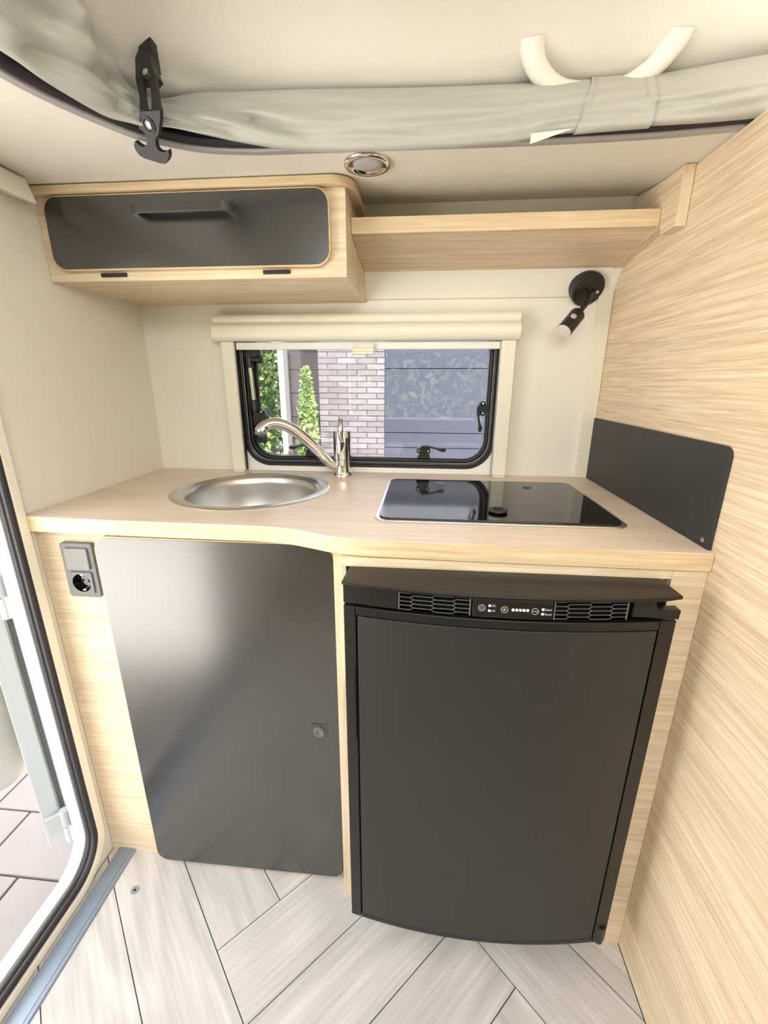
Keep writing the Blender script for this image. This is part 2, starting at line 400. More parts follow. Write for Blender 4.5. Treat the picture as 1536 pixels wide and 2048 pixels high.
# ---------------------------------------------------------------- canvas bundle along the opening
cb = [(-.378, -1.5), (-.380, -1.0), (-.381, -.74), (-.381, -.640), (-.377, -.607), (-.372, -.565), (-.352, -.500), (-.326, -.478), (-.312, -.470), (-.276, -.463), (-.237, -.441), (-.173, -.414), (-.086, -.396), (.056, -.391), (.208, -.394), (.30, -.400), (.417, -.403), (.511, -.405), (.64, -.42), (.85, -.45)]
zb = [1.502]*10 + [1.502, 1.499, 1.494, 1.493, 1.495, 1.501, 1.504, 1.504, 1.504, 1.504]
ct = [(-.300, -1.5), (-.305, -1.0), (-.312, -.70), (-.323, -.594), (-.326, -.553), (-.337, -.514), (-.346, -.469), (-.349, -.439), (-.340, -.420), (-.321, -.396), (-.259, -.391), (-.179, -.387), (-.085, -.384), (.054, -.375), (.206, -.370), (.323, -.370), (.421, -.373), (.507, -.391), (.60, -.41), (.80, -.44)]
bul = [.034, .034, .034, .032, .030, .028, .020, .012, .010, .013, .022, .026, .027, .027, .026, .025, .028, .034, .036, .036]
zt = [1.585]*4 + [1.583, 1.582, 1.58, 1.572, 1.568, 1.572, 1.58] + [1.58]*9
K = 16
cbs = catmull([(a, b, z) for (a, b), z in zip(cb, zb)], K); cts = catmull([(a, b, z) for (a, b), z in zip(ct, zt)], K)
bs = [p.x for p in catmull([(q, 0, 0) for q in bul], K)]
def canvas_rows(i0, i1, grow=0, amp=1.0):
    rows = []
    N = 64
    for i in range(i0, i1):
        b = cbs[i]; t = cts[i]; tan = (cbs[min(i+1, len(cbs)-1)]-cbs[max(i-1, 0)]); tan.z = 0; tan.normalize()
        inn = Vector((tan.y, -tan.x, 0)); up = t-b
        dn = (inn - Vector((0, 0, 1))*.35).normalized()
        c = (b+t)/2; r = []
        d_pinch = abs(i/K - 8.2)
        for k in range(N):
            th = 2*pi*k/N
            f = cos(th); s_ = sin(th)          # s_ along up, f outwards
            a = bs[i] if f > 0 else .007
            rad = 1.0
            p = c + up*.5*s_*(1+grow*.8) + dn*(a*f*(1+grow) if f > 0 else a*f)
            if f > 0:
                fold = 0; sgn_ = math.sin
                if d_pinch < 3.5:
                    fall = max(0, 1-d_pinch/3.5)
                    fold += fall*.010*sin(th*5.5 + i/K*.63)*min(1, d_pinch*1.6)
                q = Vector((i/K*.315, s_*1.6, 3.1)); fold += .011*noise.noise(q) + .006*noise.noise(q*2.3) + .007*(abs(noise.noise(Vector((i/K*.54 + s_*1.3, s_*2.2 - i/K*.27, 7)))) - .25)
                lt = i/K
                if lt < 7: fold += .013*sin(s_*3.2 + lt*1.7)*min(1, (7-lt)) + .006*sin(s_*7 - lt*2.6)*min(1, (7-lt))
                if 9 < lt < 13: fold -= .019*math.exp(-((s_ - (.75-(lt-9)*.42))/.24)**2)*math.exp(-((lt-10.8)/1.6)**2); fold -= .010*math.exp(-((s_ - (.05-(lt-9)*.5))/.18)**2)*math.exp(-((lt-9.9)/1.2)**2)
                p = p + dn*fold*amp*f
            r.append(p)
        rows.append(r)
    return rows
cvo = thing('tent_canvas', (.1, -.385, 1.515), 'grey canvas bundled along the edge of the roof opening', 'canvas')
B().grid(canvas_rows(0, len(cbs)), closed=True).out('canvas_roll', m_canvas, cvo, ang=80)
i0 = int(15.15*K); i1 = int(16.0*K)+1
B().grid(canvas_rows(i0, i1, grow=.10), closed=True).out('stitched_cuff', m_canvas, cvo, ang=80)
for ii in (i0+1, i1-3):
    r = canvas_rows(ii, ii+1, grow=.125)[0]
    B().tube([p for k, p in enumerate(r) if k <= 15][0:16], .0007, 5).out('seam_thread', m_canvas, cvo)
B().plane_prism([(.250, -.4135, 1.4965), (.306, -.4160, 1.4990), (.251, -.4050, 1.4880)], (.05, -.72, .69), .0008).out('white_sliver', m_sliver, cvo)  # small white triangle at the lower edge of the canvas

# grab handle on the roof panel, behind the canvas
gh = thing('grab_handle', (.34, -.40, 1.61), 'cream moulded grab handle curving down behind the grey canvas', 'handle')
hp = catmull([(.243, -.405, 1.613), (.244, -.401, 1.605), (.248, -.396, 1.595), (.259, -.389, 1.583), (.278, -.381, 1.572), (.303, -.374, 1.566), (.345, -.372, 1.564), (.385, -.374, 1.567), (.410, -.384, 1.576), (.423, -.391, 1.585), (.433, -.398, 1.596), (.438, -.403, 1.605), (.439, -.408, 1.613)], 6)
L = len(hp)
B().tube(hp, [.0125+.0075*(abs(i-(L-1)/2)/((L-1)/2))**2.2 for i in range(L)], 20, flat=1) .out('grip', m_ceil, gh, ang=60)

# rubber roof latch
rl = thing('roof_latch', (-.325, -.45, 1.51), 'black rubber roof strap with anchor-shaped pull hooked over the canvas', 'latch')
anchor = [(-.3099,-.4804,1.5146),(-.3234,-.4653,1.5013),(-.3188,-.4648,1.4989),(-.3161,-.462,1.4942),(-.3177,-.4582,1.4901),(-.3217,-.4538,1.4863),(-.3292,-.4508,1.4857),(-.3342,-.451,1.488),(-.3398,-.4527,1.4925),(-.3448,-.4486,1.4894),(-.3453,-.4444,1.4843),(-.342,-.4414,1.4793),(-.3355,-.4406,1.4755),(-.3089,-.4427,1.4671),(-.3016,-.4441,1.4658),(-.2928,-.4491,1.4683),(-.2877,-.4539,1.4722),(-.286,-.4582,1.477),(-.2946,-.4549,1.4763),(-.3015,-.4538,1.4779),(-.3045,-.4552,1.4808),(-.3042,-.4587,1.4852),(-.3004,-.4631,1.489),(-.2929,-.4677,1.4916),(-.2877,-.4731,1.4963),(-.2795,-.4819,1.5039),(-.2746,-.4885,1.51)]
ana = (.25190, .75569, .60455); arn = (.18948, .95511, -.22775)
B().plane_prism(anchor, ana, .008).out('anchor_pull', m_rubber, rl, bevel=.0012)
B().plane_prism([(-.3171,-.4621,1.5852),(-.3111,-.4611,1.5947),(-.2914,-.4669,1.5865),(-.2893,-.4706,1.573),(-.2826,-.4755,1.5578),(-.293,-.4749,1.5517),(-.3035,-.4718,1.5562),(-.3164,-.4687,1.5585)], arn, .016).out('strap_head', m_blackplast, rl, bevel=.001)
B().plane_prism([(-.3164,-.4687,1.5585),(-.3035,-.4718,1.5562),(-.3014,-.4777,1.5328),(-.2982,-.4825,1.5154),(-.3099,-.4804,1.5146),(-.3097,-.4764,1.5315)], arn, .006).out('strap_side', m_rubber, rl, bevel=.0008)
B().plane_prism([(-.293,-.4749,1.5517),(-.2826,-.4755,1.5578),(-.2805,-.4802,1.5399),(-.2745,-.4885,1.5099),(-.2895,-.4846,1.513),(-.2898,-.4801,1.5327)], arn, .006).out('strap_side', m_rubber, rl, bevel=.0008)
B().plane_prism([(-.3171,-.4561,1.5840),(-.3111,-.4551,1.612),(-.2914,-.4609,1.612),(-.2893,-.4606,1.573)], arn, .012).out('roof_bracket', m_blackplast, rl, bevel=.001)
for c, nn, r in (((-.3027,-.4727,1.502), Vector(ana), .0055), ((-.2976,-.4715,1.5622), Vector(arn), .0045)):
    B().lathe(Vector(c)-nn*.0008, -nn, [(r, -.001), (r, .0012), (r*.6, .0022), (.0001, .0024)], 16).out('screw', m_chrome, rl)
B().lathe(Vector((-.3027,-.4727,1.502))-Vector(ana)*.0002, -Vector(ana), [(.0095, -.001), (.0095, .0016), (.0075, .0016), (.0075, -.001)], 20).out('boss_ring', m_rubber, rl)

# ---------------------------------------------------------------- base cabinet
bc = thing('base_cabinet', (-.05, -.25, 0), 'pale oak base cabinet with a tall black door under the worktop', 'cabinet')
def door_part(x0, x1, z0, z1, r, y, th, face_mat, edge_mat, parent, name, ft=.0012):
    o = B().prism(rrect(x0, x1, z0, z1, r), 'y', y, y+th).out(name, edge_mat, parent, bevel=.0012)
    B().prism(rrect(x0+.0028, x1-.0028, z0+.0028, z1-.0028, r-.0028), 'y', y-ft, y+.001).out('laminate_face', face_mat, o)
    return o
B().box(XL+.002, -.0465, -.455, -.437, 0, .868).out('front_panel', m_oak_x, bc)
B().box(-.0465, -.0275, -.506, -.03, 0, .868).out('divider_panel', m_oak_z, bc, bevel=.0006)
B().box(-.0272, .5, -.541, -.523, .852, .868).out('top_rail', m_oak_x, bc)
B().box(-.0272, -.021, -.523, -.30, .60, .868).out('filler_strip', m_oak_z, bc)
B().box(.5003, XR-.0005, -.5415, -.523, 0, .868).out('right_stile', m_oak_x, bc)
B().box(.495, .5, -.523, -.10, 0, .868).out('side_panel', m_oak_x, bc)
m_doorface = m_blacklam
dr = door_part(-.521, -.0505, .010, .864, .030, -.477, .020, m_doorface, m_edge, bc, 'door')
B().prism(rrect(-.112, -.078, .425, .461, .002), 'y', -.4795, -.476).out('latch_plate', m_blacklam, dr, bevel=.0005)
B().lathe((-.095, -.479, .4425), (0, -1, 0), [(.0125, -.001), (.0125, .001), (.0115, .0045), (.0095, .0052), (.008, .0045), (.0001, .003)], 28).out('push_button', m_socket, dr)
# smudges on the door near its top
# socket and switch on the left
so = thing('socket_unit', (-.568, -.456, .785), 'anthracite double frame with light switch above a power socket', 'socket')
B().prism(rrect(-.604, -.536, .726, .843, .006), 'y', -.4655, -.4552, [[(-.570+.0205*cos(2*pi*k/40), .7585+.0205*sin(2*pi*k/40)) for k in range(40)]]).out('frame', m_socket, so, bevel=.003, seg=3)
B().prism(rrect(-.594, -.546, .787, .833, .004), 'y', -.4695, -.464).out('rocker_switch', m_socket2, so, bevel=.0012)
c = (-.570, -.466, .7585)
B().prism(rrect(-.594, -.546, .735, .782, .004), 'y', -.4685, -.464, [[(c[0]+.0195*cos(2*pi*k/40), c[2]+.0195*sin(2*pi*k/40)) for k in range(40)]]).out('socket_cover', m_socket, so, bevel=.0006)
B().lathe((c[0], -.4684, c[2]), (0, 1, 0), [(.0195, 0), (.0185, .0115), (.0001, .0118)], 36).out('socket_well', m_gloss, so)
for dx in (-.0075, .0075): B().lathe((c[0]+dx, -.4569, c[2]), (0, -1, 0), [(.003, 0), (.003, .0008), (.0018, .0008), (.0018, -.001)], 12).out('pin_hole', m_void, so)
for dz in (-.0165, .0165): B().box(c[0]-.003, c[0]+.003, -.4655, -.458, c[2]+dz-.0012, c[2]+dz+.0012).out('earth_clip', m_chrome, so)

# ---------------------------------------------------------------- worktop
fr = [(XL+.001, -.474), (-.62, -.480), (-.40, -.487), (-.25, -.489), (-.17, -.491), (-.125, -.499), (-.085, -.513), (-.05, -.527), (-.015, -.536), (.03, -.5405), (.12, -.543), (.3, -.546), (XR-.001, -.548)]
frc = [(p.x, p.y) for p in catmull([(a, b, 0) for a, b in fr], 6)]
SX, SY, SR = -.300, -.222, .183
sinkhole = [(SX+.165*cos(2*pi*k/64), SY+.165*sin(2*pi*k/64)) for k in range(64)]
hobhole = rrect(.04, .457, -.425, -.115, .02)
wt = thing('worktop', (0, -.25, H-.03), 'pale oak worktop with S-curved front edge under sink and hob', 'worktop')
B().prism(frc + [(XR-.001, -.001), (XL+.001, -.001)], 'z', H-.0015, H, [sinkhole, hobhole]).out('top_surface', m_top, wt)
fri = [(x, y+.0006) for x, y in frc]
B().prism(fri + [(XR-.001, -.001), (XL+.001, -.001)], 'z', H-.030, H-.0015, [sinkhole, hobhole]).out('board', m_edge, wt)
B().box(XL+.0005, XL+.008, -.482, -.462, H-.032, H-.004).out('end_strip', m_edge, wt)

# sink
sk = thing('sink', (SX, SY, H), 'round brushed steel sink sunk into the left of the worktop', 'sink')
B().lathe((SX, SY, H), (0, 0, 1), [(.184, .0), (.184, .0008), (.181, .0026), (.165, .0030), (.1625, .0022), (.1605, -.002), (.154, -.0045), (.1525, -.006), (.1500, -.012), (.148, -.020)], 96).out('rim', m_steel, sk, ang=50)
B().lathe((SX, SY, H), (0, 0, 1), [(.1482, -.018), (.1472, -.05), (.143, -.09), (.130, -.113), (.10, -.124), (.06, -.128), (.024, -.130), (.022, -.135)], 96).out('bowl', m_steel, sk, ang=60)
B().lathe((SX, SY, H-.133), (0, 0, 1), [(.024, 0), (.022, .002), (.012, -.002), (.0001, -.002)], 32).out('drain', m_chrome, sk)

# faucet
fc = thing('faucet', (-.1125, -.045, H), 'chrome single-lever tap with an arched spout over the sink', 'tap')
fx, fy = -.1125, -.045
B().lathe((fx, fy, H), (0, 0, 1), [(.0001, .0), (.027, .0), (.027, .004), (.0245, .0065), (.0232, .012), (.0228, .046), (.0228, .0465)], 40).out('base_body', m_chrome, fc, ang=50)
B().lathe((fx, fy, H), (0, 0, 1), [(.0225, .047), (.0236, .0475), (.0236, .088), (.0225, .0885)], 40).out('swivel_body', m_chrome, fc, ang=50)
B().lathe((fx, fy, H), (0, 0, 1), [(.0225, .089), (.0238, .0895), (.0238, .118), (.0225, .1205), (.0001, .1208)], 40).out('lever_cap', m_chrome, fc, ang=50)
lev = catmull([(fx, fy-.018, H+.096), (fx+.0005, fy-.021, H+.110), (fx, fy-.021, H+.126), (fx-.0005, fy-.016, H+.142), (fx-.0005, fy-.010, H+.150)], 5)
B().tube(lev, [.004+.0035*sin(pi*min(1, .25+i/(len(lev)-1)*.62)) for i in range(len(lev))], 14).out('lever', m_chrome, fc, ang=60)
spx = [(fx-.006, fy-.004, H+.022), (-.142, -.058, H+.034), (-.165, -.069, H+.062), (-.192, -.082, H+.093), (-.218, -.094, H+.119), (-.243, -.106, H+.137), (-.264, -.116, H+.1455), (-.284, -.125, H+.1440), (-.2985, -.133, H+.1330), (-.304, -.137, H+.1215)]
sp = catmull(spx, 6)
n_ = len(sp)
B().tube(sp, [.0125 + (.002*math.sin(pi*min(1, i/n_*1.3)) if i/n_ < .7 else 0) + .0035*max(0, (i/n_-.55)/.45) - (.003 if i > n_-4 else 0) for i in range(n_)], 22).out('spout', m_chrome, fc, ang=60)
dd_ = (Vector(sp[-1])-Vector(sp[-4])).normalized()
B().lathe(Vector(sp[-1])-dd_*.002, dd_, [(.0135, 0), (.0135, .006), (.0125, .008), (.0001, .0075)], 24).out('spray_head', m_socket, fc)
tv = Vector(sp[-12]); B().ball(tv + Vector((0, -.012, -.006)), .006, 10).out('spray_button', m_socket, fc)

# hob with black glass lid
hb = thing('hob', (.25, -.27, H), 'black glass-topped hob with steel rim set into the worktop', 'hob')
hx0, hx1, hy0, hy1 = .018, .476, -.447, -.098
B().prism(rrect(hx0, hx1, hy0, hy1, .028), 'z', H, H+.0035).out('steel_rim', m_steel, hb, bevel=.0015)
B().prism(rrect(hx0+.008, hx1-.008, hy0+.0095, hy1-.007, .022), 'z', H+.0036, H+.0066).out('glass_lid', m_gloss, hb, bevel=.0008)
B().lathe((.253, -.383, H+.0066), (0, 0, 1), [(.0095, 0), (.0095, .0015), (.0175, .0018), (.0185, .0035), (.0175, .006), (.0125, .007), (.0105, .0055), (.0100, .0018)], 32).out('lid_grommet', m_rubber, hb)
for x, y in ((.150, -.150), (.354, -.172)):
    B().lathe((x, y, H+.0066), (0, 0, 1), [(.010, 0), (.010, .0008), (.0001, .001)], 24).out('lid_emblem_and_reflection', m_socket if x < .2 else m_rubber, hb)  # right disc is an emblem, left grey disc paints in a reflection

# splash panel
spn = thing('splash_panel', (XR-.002, -.27, H), 'anthracite splash panel with one rounded corner screwed to the partition', 'splash panel')
B().prism(rrect(-.537, -.003, H+.0005, 1.059, (0, 0, .002, .016)), 'x', XR-.005, XR-.0005).out('board', m_anthr, spn, bevel=.0006)
B().lathe((XR-.005, -.520, .912), (-1, 0, 0), [(.0042, 0), (.0042, .0008), (.0001, .0016)], 16).out('screw', m_chrome, spn)

# corner post
cp = B().box(XR-.034, XR-.0005, -.010, 0, H, 1.3625).add([], []).out('trim_1', m_creamp, bevel=.0012); tag(cp, kind='structure')

# ---------------------------------------------------------------- fridge
fg = thing('fridge', (.236, -.35, 0), 'black compact fridge with vent grilles and bowed door under the hob', 'fridge')
FX0, FX1, FY = -.0125, .4845, -.600
def bow(x, d=.024):
    u = (x-FX0)/(FX1-FX0); return -d*(1-(2*u-1)**2)
def bowed(x0, x1, z0, z1, y_front, y_back, n=24, d=.024):
    xs = [x0+(x1-x0)*i/n for i in range(n+1)]
    return B().prism([(x, y_front+bow(x, d)) for x in xs] + [(x1, y_back), (x0, y_back)], 'z', z0, z1)
B().prism([(-.585, .112), (-.585, .846), (-.06, .846), (-.06, .022), (-.53, .022), (-.53, .112)], 'x', FX0+.012, FX1-.012).out('body', m_blackplast, fg)
for x, y in ((.03, -.50), (.44, -.50), (.03, -.12), (.44, -.12)): B().cyl((x, y, 0), (x, y, .022), .014).out('foot', m_blackplast, fg)
bowed(FX0, FX1, .112, .812, -.592, -.586).out('door', m_fridge, fg, bevel=.002)
dpar = [o for o in fg.children if o.name.startswith('door')][0]
def border(x0, x1, z0, z1, name, yf=-.600):
    bowed(x0, x1, z0, z1, yf, -.5915).out(name, m_fridge, dpar, bevel=.0018)
border(FX0, .0075, .104, .812, 'side_border'); border(.4605, FX1, .104, .812, 'side_border')
bowed(.0105, .4575, .118, .796, -.6005, -.5915).out('centre_panel', m_fridgedoor, dpar, bevel=.0012)
border(.008, .460, .797, .812, 'top_border'); border(.008, .460, .104, .1155, 'bottom_border')
B().box(FX0+.017, FX0+.0205, -.6035, -.60, .555, .70).out('grip_slot', m_void, dpar)
B().tube([(.4735, -.598, .1035), (.4735, -.598, .146)], [.0085, .0085], 18).out('hinge_cap', m_blackplast, dpar)
# control band
bowed(FX0, .074, .8165, .8465, -.600, -.5855).out('control_band', m_fridge, fg, bevel=.0015)
bowed(.074, .4165, .8165, .8465, -.588, -.5855).out('vent_recess', m_void, fg)
# lip on top
xs = [FX0+(FX1-FX0)*i/24 for i in range(25)]
B().prism([(FX0-.002, -.602)] + [(x, -.606+bow(x)) for x in xs[1:-1]] + [(FX1+.001, -.602), (FX1-.002, -.5425), (FX0+.002, -.5425)], 'z', .8480, .8535).out('top_lip', m_fridge, fg, bevel=.0015)
def vent(x0, x1, name='vent_grille'):
    b = B(); cell = (x1-x0)/3.35; rows = 4; zh = (.8445-.8175)/rows; r = .00055
    def P(x, z): return (x, -.5985+bow(x), z)
    def seg(p, q): b.tube([P(*p), P(*q)], r, 5)
    xsn = [x0+cell*(.62+i) for i in range(3)]; dx = cell*.07
    for i in range(len(xsn)+1):
        xa = x0 if i == 0 else xsn[i-1]+dx; xb = x1 if i == len(xsn) else xsn[i]-dx
        off = 0 if i % 2 == 0 else .5
        for k in range(0, rows+1):
            z = .8175+zh*(k+off)
            if z <= .8447:
                for t in range(3): seg((xa+(xb-xa)*t/3, z), (xa+(xb-xa)*(t+1)/3, z))
    for i, xx in enumerate(xsn):
        for k in range(rows):
            zL = .8175+zh*k + (0 if i % 2 == 0 else zh*.5); 
            for s_ in (1, -1):
                a = (xx-dx, .8175+zh*(k+(0 if i % 2 == 0 else .5))); c_ = (xx+dx, a[1]+s_*zh*.5)
                if .8170 <= c_[1] <= .8450 and a[1] <= .8447: seg(a, c_)
    for xx in (x0, x1): b.tube([P(xx, .8168), P(xx, .8455)], .0011, 6)
    return b.out(name, m_socket, fg)
vent(.0755, .181); vent(.302, .4075)
cpn = bowed(.184, .299, .8165, .8462, -.6015, -.587, n=10).out('control_panel', m_gloss, fg, bevel=.0015)
def yc(x): return -.6019+bow(x)
def ring(x, z, r, wd=.0006):
    return B().lathe((x, yc(x), z), (0, -1, 0), [(r, 0), (r, .0003), (r-wd, .0003), (r-wd, 0)], 24)
for x, z in ((.1975, .8325), (.230, .8315), (.2735, .8305)):
    ring(x, z, .0052).out('touch_ring', m_mark, cpn)
b = B(); x, z = .1975, .8325
b.tube([(x+.0026*sin(a), yc(x)-.0002, z+.0026*cos(a)) for a in [radians(40+28*i) for i in range(11)]], .0003, 5); b.box(x-.0003, x+.0003, yc(x)-.0004, yc(x), z+.0006, z+.0034)
b.out('power_symbol', m_mark, cpn)
b = B(); x, z = .230, .8315
for k in range(3):
    a = k*pi/3; b.tube([(x-.0034*cos(a), yc(x)-.0002, z-.0034*sin(a)), (x+.0034*cos(a), yc(x)-.0002, z+.0034*sin(a))], .00028, 5)
b.out('snowflake_symbol', m_mark, cpn)
for i in range(5):
    x = .2405+i*.0052; B().box(x, x+.0032, yc(x)-.0004, yc(x)+.001, .8300, .8332).out('level_light', m_led, cpn)
for x, z in ((.2085, .8365), (.2085, .8285), (.2845, .8340), (.2845, .8265)):
    B().box(x-.0015, x+.0015, yc(x)-.0004, yc(x)+.001, z-.0014, z+.0014).out('mode_light', m_led, cpn)
text_mesh('DC', .0042, (.2112, yc(.213)-.0002, .8365), m_mark, cpn)
text_mesh('AC', .0042, (.2112, yc(.213)-.0002, .8285), m_mark, cpn)
text_mesh('MODE', .0026, (.2699, yc(.2735)-.0002, .8305), m_mark, cpn)
text_mesh('Super', .0042, (.2872, yc(.288)-.0004, .8340), m_mark, cpn)
text_mesh('Boost', .0042, (.2872, yc(.288)-.0004, .8265), m_mark, cpn)
# handle on the right with its finger notch
hl = B().prism([(.4185, .8165), (.4845, .8165), (.4855, .8310), (.4825, .8325), (.4600, .8305), (.4535, .8325), (.4505, .8375), (.4500, .8440), (.4185, .8440)], 'y', -.6045, -.590)
hl.out('handle', m_fridge, fg, bevel=.0014)

# ---------------------------------------------------------------- upper cabinet
uc = thing('upper_cabinet', (-.354, -.14, 1.339), 'pale oak wall cabinet with black flap above the window, left corner', 'cabinet')
YF = -.286; CX1 = -.0495
sideprof = [(0, 1.3395), (YF, 1.3395), (YF, 1.4865), (-.086, 1.4865)] + [(a-.0008, b_) for a, b_ in cvt[::-1] if b_ < 1.486]
B().prism(sideprof, 'x', CX1-.016, CX1).out('side_panel', m_oak_x, uc, bevel=.0005)
B().prism(sideprof, 'x', XL+.001, XL+.016).out('side_panel', m_oak_x, uc)
B().box(XL+.016, CX1-.016, YF, -.001, 1.3395, 1.355).out('bottom_panel', m_oak_x, uc)
B().box(XL+.016, CX1-.016, YF+.0004, YF+.016, 1.355, 1.4865).out('front_frame', m_oak_x, uc)
B().prism([(XL+.001, -.304)] + [(-.075+.043*cos(a), -.261+.043*sin(a)) for a in [radians(-90+9*i) for i in range(11)]] + [(-.032, -.100), (XL+.001, -.100)], 'z', 1.4868, 1.5012).out('top_board', m_edge, uc, bevel=.003)
fl = door_part(-.6365, -.0775, 1.3565, 1.4850, .028, YF-.012, .0118, m_blacklam, m_edge, uc, 'flap')
# bow handle on the flap
hy = YF-.0122
b = B()
for sx in (-1, 1):
    cx_ = -.350 + sx*.0905
    sec = [(cx_+sx*.0065, hy), (cx_+sx*.0065, hy-.012), (cx_+sx*.003, hy-.021), (cx_-sx*.005, hy-.027), (cx_-sx*.016, hy-.0275), (cx_-sx*.016, hy-.0235), (cx_-sx*.008, hy-.021), (cx_-sx*.0045, hy-.013), (cx_-sx*.0045, hy)]
    b.prism(sec, 'z', 1.443, 1.459)
b.box(-.350-.0755, -.350+.0755, hy-.0275, hy-.0235, 1.443, 1.459)
b.out('bow_handle', m_handle, fl, bevel=.0012)
for x0_, x1_ in ((-.5475, -.4935), (-.2135, -.1595)):
    hg = B().box(x0_, x1_, YF-.0035, YF+.0005, 1.3465, 1.3535).out('flap_hinge', m_rubber, uc, bevel=.0008)
    B().cyl((x0_+.003, YF-.005, 1.351), (x1_-.003, YF-.005, 1.351), .0014, n=10).out('hinge_pin', m_blackplast, hg)

# open shelf
sh = thing('shelf', (.24, -.14, 1.41), 'long open oak shelf with raised lip between cabinet and partition', 'shelf')
B().prism([(-.003, 1.3975), (-.214, 1.4275), (-.214, 1.4395), (-.058, 1.4175), (-.045, 1.4150), (-.0255, 1.3985)], 'x', CX1+.0005, XR-.0195).out('shelf_board', m_oak_x, sh)
B().box(CX1+.0005, XR-.0195, -.2285, -.2142, 1.4275, 1.4565).out('front_lip', m_edge, sh, bevel=.001)
B().prism([(-.0305, 1.4005), (-.232, 1.4272), (-.238, 1.410), (-.286, 1.410), (-.286, 1.5015), (-.23, 1.5035), (-.18, 1.5075), (-.13, 1.514)] + [(a-.001, b_) for a, b_ in cvt[::-1] if 1.3985 < b_ < 1.515], 'x', XR-.0190, XR-.001).out('end_board', m_oak_y, sh, bevel=.0005)
B().box(XR-.0193, XR-.001, -.2868, -.2861, 1.410, 1.5015).out('edge_strip', m_oak_z, sh)

# ---------------------------------------------------------------- window
win = thing('window_1', (-.054, 0, .92), None, None, kind='structure')
def ringframe(x0, x1, z0, z1, r, wd, y0, y1, name, mat, par, bev=0):
    return B().prism(rrect(x0, x1, z0, z1, r, 10), 'y', y0, y1, [rrect(x0+wd, x1-wd, z0+wd, z1-wd, max(r-wd, .005), 10)]).out(name, mat, par, bevel=bev)
def ringtube(x0, x1, z0, z1, r, rad, y, name, mat, par):
    return B().tube([(x, y, z) for x, z in rrect(x0, x1, z0, z1, r, 10)], rad, 8, closed=True, up=(0, 1, 0)).out(name, mat, par)
ringframe(-.440, .334, .9005, 1.30, .004, .0, -.0045, -.0005, 'reveal_plate', m_white, win) if False else None
B().prism(rrect(-.436, .331, .9005, 1.310, .002), 'y', -.0045, -.0003, [rrect(WX0, WX1, WZ0, WZ1, .075, 12)]).out('cover_plate', m_white, win, bevel=.0006)
ringframe(WX0, WX1, WZ0, WZ1, .075, .014, -.002, .031, 'inner_frame', m_rubber, win, .001)
ringtube(WX0+.011, WX1-.011, WZ0+.011, WZ1-.011, .066, .0042, -.001, 'seal_ridge', m_blackplast, win)
ringtube(WX0+.018, WX1-.018, WZ0+.018, WZ1-.018, .060, .0045, .018, 'seal_ridge', m_rubber, win)
ringtube(WX0+.0145, WX1-.0145, WZ0+.0145, WZ1-.0145, .0635, .0011, .003, 'chrome_bead', m_alu, win)
ringframe(WX0+.012, WX1-.012, WZ0+.012, WZ1-.012, .066, .011, .028, .036, 'sash_frame', m_rubber, win, .001)
B().box(-.398, -.3605, .0365-.012, .0362, .975, 1.30).out('stay_channel', m_blackplast, win, bevel=.001)
B().box(-.389, -.3865, .020, .0246, 1.06, 1.17).out('channel_bead', m_alu, win)
B().prism(rrect(WX0-.01, WX1+.01, WZ0-.01, WZ1+.01, .08, 12), 'y', .0365, .0392).out('acrylic_pane', m_pane, win)
ringframe(WX0+.024, WX1-.024, WZ0+.024, WZ1-.024, .056, .002, .0345, .0362, 'pane_bead', m_alu, win)
B().prism(rrect(WX0-.01, WX1+.01, WZ0-.01, WZ1+.01, .08, 12), 'y', .062, .0645).out('acrylic_pane', m_pane, win)
for x, z in ((.318, .912),): B().lathe((x, -.0045, z), (0, -1, 0), [(.004, 0), (.004, .0008), (.0001, .0018)], 14).out('screw', m_chrome, win)

def latch(px, pz, ang, flip=1, y=.028, scale=1.0):
    """turn handle: foot on the frame, block with two screws, curved lever; ang turns it in the wall plane"""
    ca, sa = cos(ang), sin(ang)
    def T(u, v): u *= flip*scale; v *= scale; return (px+u*ca-v*sa, pz+u*sa+v*ca)
    lt = B().prism([T(*q) for q in ((-.020, -.022), (.018, -.022), (.016, -.012), (.010, -.006), (.018, .006), (.012, .012), (-.004, .014), (-.012, .008), (-.018, .006), (-.020, -.002), (-.012, -.008))], 'y', y-.016, y+.004).out('window_latch', m_blackplast, win, bevel=.0012)
    lev = [(-.004, .0145), (.010, .0155), (.030, .011), (.046, .008), (.056, .0095), (.062, .006), (.060, .000), (.050, -.002), (.036, .0045), (.020, .008), (.006, .006)]
    B().prism([T(*q) for q in lev], 'y', y-.024, y-.014).out('lever', m_blackplast, lt, bevel=.0014)
    for q in ((-.014, .000), (.012, -.001)):
        a = T(*q); B().lathe((a[0], y-.016, a[1]), (0, -1, 0), [(.0068, -.001), (.0068, .002), (.0055, .0025), (.0055, .001), (.003, .001), (.003, .0018), (.0001, .0022)], 14).out('screw', m_blackplast, lt)
        B().lathe((a[0], y-.0175, a[1]), (0, -1, 0), [(.0026, -.001), (.0024, .0010), (.0001, .0014)], 10).out('screw_pin', m_chrome, lt)
    return lt
latch(.108, .962, 0)
latch(-.215, .962, 0, flip=-1)
latch(.262, 1.078, pi/2, flip=-1)
latch(-.352, 1.048, -pi/2, flip=1, scale=1.2)
